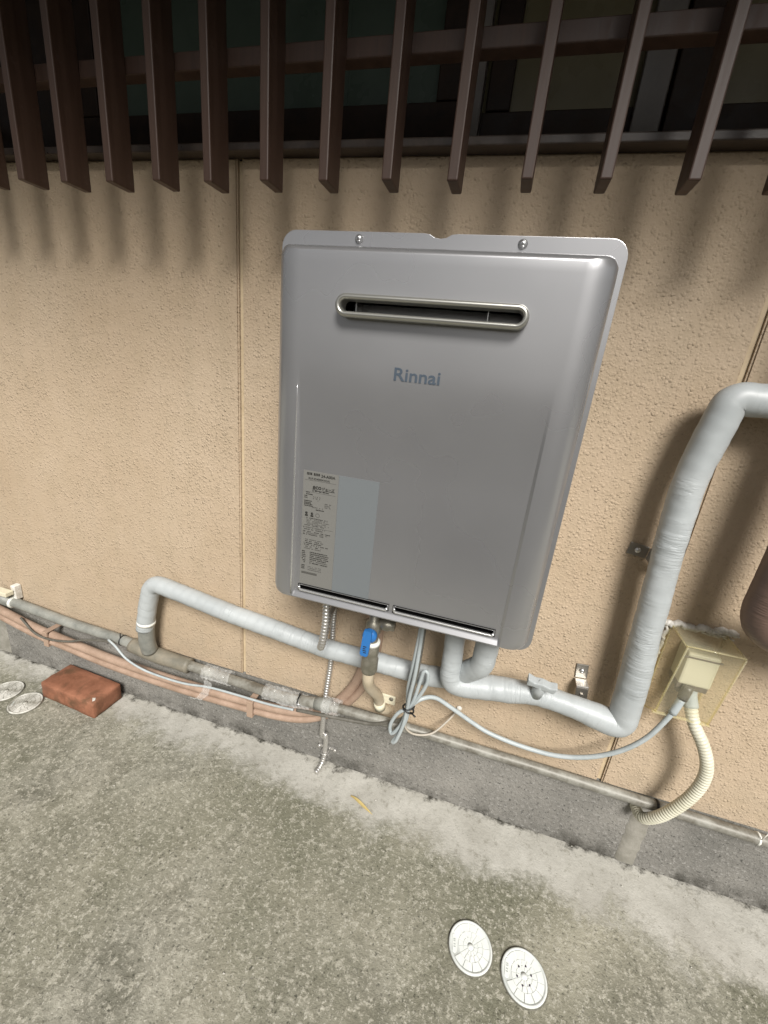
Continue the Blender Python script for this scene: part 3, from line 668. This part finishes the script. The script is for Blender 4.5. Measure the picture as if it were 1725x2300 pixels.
# ------------------------------------------------------------------ cables
def wire(name, pts, r, mt, parent, step=.006, n=10):
    b = MB(); b.tube(spline(pts, step), r, n); return b.build(name, M[mt], parent)
cb = thing('cable_bundle', 'bundle of cables with tied loops hanging below the heater', 'cables')
wire('cable', [(.276, -.122, .65), (.277, -.118, .58), (.272, -.108, .49), (.266, -.09, .41), (.268, -.080, .350), (.262, -.080, .30), (.246, -.078, .262), (.238, -.076, .258), (.236, -.078, .285), (.250, -.082, .325), (.270, -.082, .345)], .0042, 'cable', cb)
wire('cable', [(.282, -.120, .65), (.284, -.115, .58), (.282, -.105, .48), (.276, -.09, .40), (.271, -.078, .345), (.262, -.070, .305), (.235, -.062, .276), (.19, -.060, .250), (.12, -.064, .242), (.05, -.068, .236), (-.01, -.062, .222)], .0042, 'darkcable', cb)
wire('cable', [(.279, -.125, .65), (.281, -.121, .58), (.279, -.113, .47), (.273, -.100, .40), (.270, -.088, .345), (.266, -.088, .30), (.254, -.086, .248), (.246, -.082, .238), (.256, -.080, .26), (.270, -.080, .31), (.272, -.083, .345)], .0042, 'cable', cb)
wire('cable', [(.272, -.08, .345), (.29, -.085, .385), (.304, -.090, .432), (.303, -.092, .462), (.294, -.092, .462), (.289, -.090, .43), (.281, -.086, .375), (.272, -.083, .348)], .0042, 'cable', cb)
wire('thin_wire', [(.270, -.08, .345), (.266, -.072, .30), (.274, -.066, .270), (.297, -.058, .256), (.332, -.044, .260), (.362, -.022, .288), (.381, -.004, .312)], .0024, 'thinwire', cb)
b = MB(); b.tube([(.272 + .0125 * math.cos(a), -.082 + .011 * math.sin(a), .345 - .004 * math.cos(a)) for a in [2 * math.pi * k / 16 for k in range(17)]], .0022, 6); b.tube([(.279, -.092, .347), (.292, -.104, .350)], .0018, 6)
b.tube([(.272 + .0125 * math.cos(a), -.082 + .011 * math.sin(a), .352 + .003 * math.cos(a)) for a in [2 * math.pi * k / 16 for k in range(17)]], .0018, 6); b.build('cable_tie', M['rubber'], cb)
place(cb, (.27, -.08, .24))
b = MB(); b.lathe([(.007, 0), (.0065, .003), (.003, .005)], 9, Matrix.Translation((.383, -.0005, .315)) @ Matrix.Rotation(R(90), 4, 'X')); tag(b.build('wall_plug', M['caulk']), 'tiny pale filler plug in the wall where a thin wire ends', 'plug')
pw = thing('power_cord', 'pale grey cord sagging from the cable bundle to the covered socket', 'cord')
wire('cord', [(.271, -.082, .348), (.295, -.072, .372), (.325, -.055, .372), (.365, -.047, .350), (.416, -.042, .322), (.46, -.042, .306), (.53, -.042, .297), (.60, -.044, .301), (.66, -.048, .325), (.71, -.054, .368), (.745, -.058, .420), (.766, -.058, .475), (.775, -.056, .505)], .0050, 'cable', pw)
wire('plug_neck', [(.772, -.057, .492), (.780, -.053, .528)], .0075, 'cable', pw); wire('plug_body', [(.780, -.053, .526), (.786, -.048, .553)], .0095, 'darkcable', pw)
place(pw, (.5, -.045, .3))
sw = thing('thin_grey_wire', 'thin pale wire drooping from the grey pipe toward the plastic wrap', 'wire')
wire('wire', [(-.62, -.045, .243), (-.59, -.052, .236), (-.55, -.056, .207), (-.50, -.054, .186), (-.44, -.050, .176), (-.36, -.050, .178), (-.28, -.048, .190), (-.2, -.046, .192), (-.10, -.054, .203), (-.02, -.062, .219)], .0031, 'cable', sw)
wire('wire_dark', [(-.97, -.038, .2165), (-.90, -.052, .190), (-.84, -.054, .186), (-.77, -.050, .196), (-.72, -.044, .212), (-.66, -.040, .226), (-.61, -.045, .238)], .0032, 'darkcable', sw)
place(sw, (-.5, -.05, .18))
# ------------------------------------------------------------------ crumpled clear film round the base pipe
def wrap(c, L, r, seed, label, tail=None, ax=(1, 0, .02)):
    b = MB(); ax = Vector(ax).normalized(); n1, n2 = 30, 20; rr = random.Random(seed); vs_ = []
    u = Vector((0, 1, 0)); w_ = ax.cross(u)
    for i in range(n1):
        for k in range(n2):
            a = 2 * math.pi * k / n2; t_ = i / (n1 - 1) - .5
            rad = r * (1 + .12 * noise.noise(Vector((i * .9 + seed, k * .9, 1.3))) ) + rr.uniform(-.0008, .0026) + .004 * max(0, noise.noise(Vector((i * .5, k * .6 + seed, 5.))))
            vs_.append(Vector(c) + ax * (t_ * L + rr.uniform(-.0012, .0012)) + (u * math.cos(a) + w_ * math.sin(a)) * rad)
    b.add(vs_, [(i * n2 + k, i * n2 + (k + 1) % n2, (i + 1) * n2 + (k + 1) % n2, (i + 1) * n2 + k) for i in range(n1 - 1) for k in range(n2)])
    if tail:
        T = [Vector(p) for p in tail]; m_, q = 12, 7; o = []
        for i in range(m_):
            t_ = i / (m_ - 1) * (len(T) - 1); s0 = min(int(t_), len(T) - 2); p = T[s0].lerp(T[s0 + 1], t_ - s0)
            for k in range(q): o.append(p + Vector(((k / (q - 1) - .5) * .026 * (1 - .4 * i / m_) + rr.uniform(-.001, .001), rr.uniform(-.003, .002), rr.uniform(-.0015, .0015))))
        b.add(o, [(i * q + k, i * q + k + 1, (i + 1) * q + k + 1, (i + 1) * q + k) for i in range(m_ - 1) for k in range(q - 1)])
    return tag(b.build('plastic_wrap', M['film']), label, 'plastic wrap')
wrap((-.268, -.026, .219), .085, .0175, 11, 'crumpled clear plastic wrap with a hanging strip on the base pipe', [(-.285, -.045, .206), (-.288, -.056, .175), (-.306, -.058, .15), (-.338, -.056, .142)])
wrap((-.045, -.041, .2305), .135, .0178, 23, 'crumpled clear plastic wrap on the base pipe left of the steel hose')
wrap((.078, -.049, .2545), .045, .0185, 31, 'small crumpled clear plastic wrap on the base pipe just right of the steel hose')

# ------------------------------------------------------------------ covered outdoor socket
sk = thing('covered_socket', 'ivory outdoor socket under a yellowed clear plastic cover', 'socket')
bx0, bx1 = .744, .836
b = MB(); b.bbox(.768, .823, -.044, -.001, .552, .622, .004); b.build('socket_box', M['socket'], sk)
b = MB(); b.bbox(.768, .821, -.042, -.002, .541, .5555, .002); b.build('socket_base', M['socketdark'], sk)
for i, (x, z) in enumerate(((.784, .537), (.803, .536))):
    b = MB(); b.lathe([(.009, -.01), (.010, .006)], 12, Matrix.Translation((x, -.028, z))); b.build('outlet', M['socketdark'], sk)
b = MB(); b.bbox(.763, .826, -.0455, -.0425, .6115, .6145, .0006); b.build('socket_seam', M['socketdark'], sk)
def plate(pts, th, nrm):
    b = MB(); n_ = Vector(nrm).normalized() * th; P = [Vector(p) for p in pts]
    b.add(P + [p + n_ for p in P], [(0, 1, 2, 3), (7, 6, 5, 4)] + [(i, (i + 1) % 4, (i + 1) % 4 + 4, i + 4) for i in range(4)]); return b
yt, yb, zt, zb, zbb = -.076, -.052, .650, .486, .455
plate([(bx0, yt, zt), (bx1, yt, zt), (bx1, yb, zb), (bx0, yb, zb)], .0028, (0, -1, -.14)).build('cover_front', M['acrylic'], sk)
for x, s_ in ((bx0, 1), (bx1, -1)):
    plate([(x, -.0008, zt - .0005), (x, yt + .0005, zt - .0005), (x, yb + .0005, zb), (x, -.0008, zbb)], .0028, (s_, 0, 0)).build('cover_side', M['cloudy'], sk)
plate([(bx0, -.0008, zt + .0004), (bx1, -.0008, zt + .0004), (bx1, yt, zt + .0004), (bx0, yt, zt + .0004)], .0028, (0, 0, 1)).build('cover_top', M['cloudy'], sk)
b = MB(); b.bbox(bx0 - .004, bx1 + .003, yb - .0055, yb + .001, zb - .0035, zb - .0005, .0008); b.build('cover_lip', M['acredge'], sk)
for x, w_ in ((bx0, .002), (bx1 - .002, .002)):
    b = MB(); b.tube([(x + .001, yt - .003, zt), (x + .001, yb - .003, zb)], .0017, 6); b.build('cover_edge', M['acredge'], sk)
b = MB(); b.tube([(bx0, yt - .002, zt + .002), (bx1, yt - .002, zt + .002)], .0016, 6); b.build('cover_edge', M['acredge'], sk)
place(sk, (.79, -.03, .486))
for P0, P1 in (((bx0, -.004, zt), (bx0, yt, zt)), ((bx1, -.004, zt), (bx1, yt, zt)), ((bx0, -.003, zt), (bx0, -.003, zbb)), ((bx1, -.003, zt), (bx1, -.003, zbb)), ((bx0, -.003, zbb), (bx0, yb, zb)), ((bx1, -.003, zbb), (bx1, yb, zb))):
    b = MB(); b.tube([P0, P1], .0014, 6); e_ = b.build('cover_edge', M['acredge'], sk); e_.location = -sk.location
# ragged sealant bead along the cover's top and side
b = MB(); rr = random.Random(4)
pts = [(bx0 - .016 + k * .0042, -.003, zt + .004 + rr.uniform(-.003, .004) + (.004 if k > 22 else 0)) for k in range(30)]
b.tube(spline(pts, .0025), lambda d, D, a: .0062 + .0034 * noise.noise(Vector((d * 160, math.cos(a) * 1.5, math.sin(a) * 1.5))) + .002 * noise.noise(Vector((d * 420, math.cos(a) * 3, math.sin(a) * 3))), 10)
pts = [(bx0 - .007 + rr.uniform(-.002, .002), -.002, zt - k * .0055) for k in range(22)]
b.tube(spline(pts, .0025), lambda d, D, a: .0036 + .0026 * noise.noise(Vector((d * 170 + 9, math.cos(a) * 1.5, math.sin(a) * 1.5))), 8)
for k in range(16):
    x = bx1 - .045 + rr.uniform(0, .055); z = zt + rr.uniform(-.004, .011); b.tube([(x, -.006, z), (x + rr.uniform(.006, .016), -.009, z - rr.uniform(-.002, .005))], .0014, 5)
tag(b.build('sealant_bead', M['caulk']), 'ragged cracked white sealant bead above the socket cover', 'sealant')
# ivory corrugated conduit
cn = thing('corrugated_conduit', 'ivory corrugated conduit curving from the socket cover to the footing', 'conduit')
b = MB(); b.tube(spline([(.800, -.030, .530), (.806, -.040, .505), (.818, -.050, .474), (.840, -.058, .440), (.857, -.062, .400), (.862, -.062, .360), (.856, -.060, .315), (.842, -.056, .270), (.826, -.048, .228), (.812, -.034, .196), (.806, -.018, .184), (.806, .012, .180)], .0011),
                  lambda d, D, a: .0110 + .0007 * (1 if math.sin(2 * math.pi * d / .0066) > 0 else -1) * min(1, abs(math.sin(2 * math.pi * d / .0066)) * 1.6), 16); b.build('conduit_tube', M['conduit'], cn)
b = MB(); b.tube(spline([(.800, -.028, .545), (.800, -.030, .528), (.806, -.040, .505)], .004), .0132, 14); b.build('cable_sleeve', M['cable'], cn)
place(cn, (.82, -.04, .18))
b = MB(); rr = random.Random(8); L_ = [(.806 + rr.uniform(-.002, .002), .166 - k * .0125) for k in range(14)]; Rr = [(.848 + rr.uniform(-.002, .002), .166 - k * .0125) for k in range(14)]
b.add([(x, .0078, z) for x, z in L_] + [(x + .006, .0035, z) for x, z in L_] + [(x - .006, .0035, z) for x, z in Rr] + [(x, .0078, z) for x, z in Rr],
      [(c * 14 + i, c * 14 + i + 1, (c + 1) * 14 + i + 1, (c + 1) * 14 + i) for c in range(3) for i in range(13)], True)
tag(b.build('mortar_patch', M['mortar']), 'narrow vertical mortar patch on the footing below the ivory conduit', 'mortar patch')

# ------------------------------------------------------------------ metal pipe brackets on the wall
def bracket(label, loc, rot, legs=True):
    k = thing('pipe_bracket', label, 'bracket')
    Mx = Matrix.Translation(loc) @ Matrix.Rotation(rot, 4, 'Y')
    def bx(*a):
        q = MB(); q.bbox(*a, .0012, 2, Mx); return q
    bx(-.012, .012, -.0035, -.0005, .0, .034).build('foot_plate', M['darksteel'], k)
    bx(-.012, .012, -.030, -.0036, -.004, -.0005).build('step_plate', M['steel'], k)
    bx(-.012, .012, -.030, -.027, -.040, -.0045).build('strap_plate', M['darksteel'], k)
    q = MB(); q.lathe([(.0055, 0), (.0055, .0012), (.0042, .003), (.001, .0036)], 12, Mx @ Matrix.Translation((0, -.0035, .018)) @ Matrix.Rotation(R(90), 4, 'X')); q.build('screw', M['screw'], k)
    q = MB(); q.lathe([(.0045, 0), (.0045, .003)], 6, Mx @ Matrix.Translation((0, -.030, -.022)) @ Matrix.Rotation(R(90), 4, 'X'), False); q.build('bolt', M['darksteel'], k)
    place(k, loc)
bracket('small steel pipe bracket on the bare wall above the low taped pipe', (.617, 0, .482), R(-6))
bracket('small steel pipe bracket tucked behind the upright taped pipe', (.664, 0, .785), R(-82))

# ------------------------------------------------------------------ brick on the paving
b = MB(); bm = bmesh.new(); bmesh.ops.create_cube(bm, size=1)
for v in bm.verts: v.co = Vector((v.co.x * .212, v.co.y * .094, v.co.z * .056))
bmesh.ops.bevel(bm, geom=bm.edges[:], offset=.0026, segments=1, affect='EDGES')
bmesh.ops.subdivide_edges(bm, edges=bm.edges[:], cuts=5, use_grid_fill=True)
for v in bm.verts: v.co += v.normal * (.0016 * noise.noise(v.co * 38) + .0014 * noise.noise(v.co * 110))
b.bm(bm, None, True); br = b.build('brick', M['brick'])
br.location = (-.741, -.054, .0285); br.rotation_euler = (0, 0, R(-3)); tag(br, 'single reddish brown brick lying on the paving against the footing', 'brick')
b = MB(); b.add([(.086, -.030, .0288), (.098, -.040, .0286), (.101, -.034, .0288), (.094, -.026, .0290)], [(0, 1, 2, 3)])
b2 = b.build('paint_chip', M['caulk'], br)

# ------------------------------------------------------------------ round lids
def lid(loc, rz, label, holes, mt, group):
    k = thing('drain_cover', label, 'lid', group)
    Mx = Matrix.Rotation(rz, 4, 'Z') @ Matrix.Translation((0, 0, .0))
    n = 40
    b = MB(); b.lathe([(.0425, 0), (.0425, .0035), (.0415, .0045), (.0385, .0045), (.0380, .0033), (.0002, .0033)], n, Mx); b.build('lid_disc', M['grooveshade' if mt == 'lid' else mt], k)  # white lids: groove shade put into the darker disc colour
    b = MB(); b.lathe([(.0448, 0), (.0446, .0006), (.0426, .0006)], n, Mx); b.build('gap_ring', M['gap'], k)  # thin dark ring around the disc edge
    b = MB()
    def wedge(r0, r1, a0, a1):
        g = .0007; q = 4; P = []
        for j in range(q + 1): a = a0 + (a1 - a0) * j / q; s = g / r1; a = min(max(a, a0 + s), a1 - s); P.append((r1 * math.cos(a), r1 * math.sin(a)))
        for j in range(q, -1, -1): a = a0 + (a1 - a0) * j / q; s = g / max(r0, .003); a = min(max(a, a0 + s), a1 - s); P.append((r0 * math.cos(a), r0 * math.sin(a)))
        m_ = len(P)
        b.add([Mx @ Vector((x, y, z)) for z in (.0033, .0044) for x, y in P], [list(range(m_, 2 * m_))] + [(i, (i + 1) % m_, (i + 1) % m_ + m_, i + m_) for i in range(m_)])
    for i in range(12): wedge(.0075, .0140, i * math.pi / 6, (i + 1) * math.pi / 6)
    for i in range(14):
        a0 = i * math.pi / 7 + .1; 
        wedge(.0150, .0235, a0, a0 + math.pi / 7)
    for i in range(12):
        a0 = i * math.pi / 6 + .05
        if abs(a0 + .26 - math.pi) > .5: wedge(.0245, .0365, a0, a0 + math.pi / 6)
    b.lathe([(.0058, .0033), (.0058, .0044), (.0002, .0044)], 14, Mx)
    pl = [(-.0335 + .0042 * math.cos(a), (.0105 if math.sin(a) > 0 else -.0105) + .0042 * math.sin(a)) for a in [2 * math.pi * q / 20 for q in range(20)]]
    b.add([Mx @ Vector((x + .002, y, z)) for z in (.0033, .0044) for x, y in pl], [list(range(20, 40))] + [(i, (i + 1) % 20, (i + 1) % 20 + 20, i + 20) for i in range(20)])
    b.build('raised_tiles', M[mt], k)
    b = MB()
    for y in (-.006, -.002, .003, .006): b.box(-.0335, -.0295, y - .0011, y + .0011, .0045, .0047)
    b.v = [tuple(Mx @ Vector(p)) for p in b.v]; b.build('moulded_mark', M['lidmark'], k)
    if holes:
        for i in range(6):
            a = i * math.pi / 3 + .35; b = MB(); b.lathe([(.0017, .0040), (.0017, .0048)], 10, Mx @ Matrix.Translation((.0135 * math.cos(a), .0155 * math.sin(a), 0))); b.build('hole', M['purple'], k)
    k.location = loc; return k
GL = 'round lids set in the paving'
lid((.484, -.276, .0005), R(8), 'white round segmented lid without holes on the paving, nearer the footing', False, 'lid', GL)
lid((.586, -.287, .0005), R(-4), 'white round segmented lid with six dark holes on the paving', True, 'lid', GL)
lid((-.868, -.133, .0005), R(30), 'worn grubby round lid on the paving beside the brick', False, 'lidold', GL)
lid((-.965, -.118, .0005), R(70), 'worn round lid cut by the left edge of the photo', False, 'lidold', GL)

# ------------------------------------------------------------------ litter on the paving
b = MB(); P = spline([(.155, -.066, .003), (.172, -.072, .006), (.196, -.083, .006), (.224, -.094, .002)], .004); n = len(P)
vs_ = []
for i, p in enumerate(P):
    wd = .0042 * math.sin(math.pi * min(1, .12 + i / (n - 1) * .88)); q = Vector((.4, .9, 0)) * wd
    vs_ += [p + q, p + Vector((0, 0, -.001)), p - q]
b.add(vs_, [(i * 3 + k, i * 3 + k + 1, i * 3 + k + 4, i * 3 + k + 3) for i in range(n - 1) for k in range(2)], True)
tag(b.build('dry_leaf', M['leaf']), 'dry straw-coloured bamboo leaf on the pale paving strip', 'leaf')
b = MB(); rr = random.Random(12)
for k in range(420):
    x, y = rr.uniform(-.9, 1.1), rr.uniform(-.62, -.005) if rr.random() < .75 else rr.uniform(-.03, .004)
    s = rr.uniform(.0006, .0018) if rr.random() < .93 else rr.uniform(.002, .0034); c = Vector((x, y, s * .3)); d = [Vector(q) * s for q in ((1, 0, 0), (-.4, .8, 0), (-.6, -.7, 0), (rr.uniform(-.3, .3), 0, .8))]
    b.add([c + q for q in d], [(0, 1, 3), (1, 2, 3), (2, 0, 3), (0, 2, 1)])
gr = b.build('grit', M['pebble']); gr['kind'] = 'stuff'; gr['label'] = 'scattered grit and specks on the paving'; gr['category'] = 'grit'
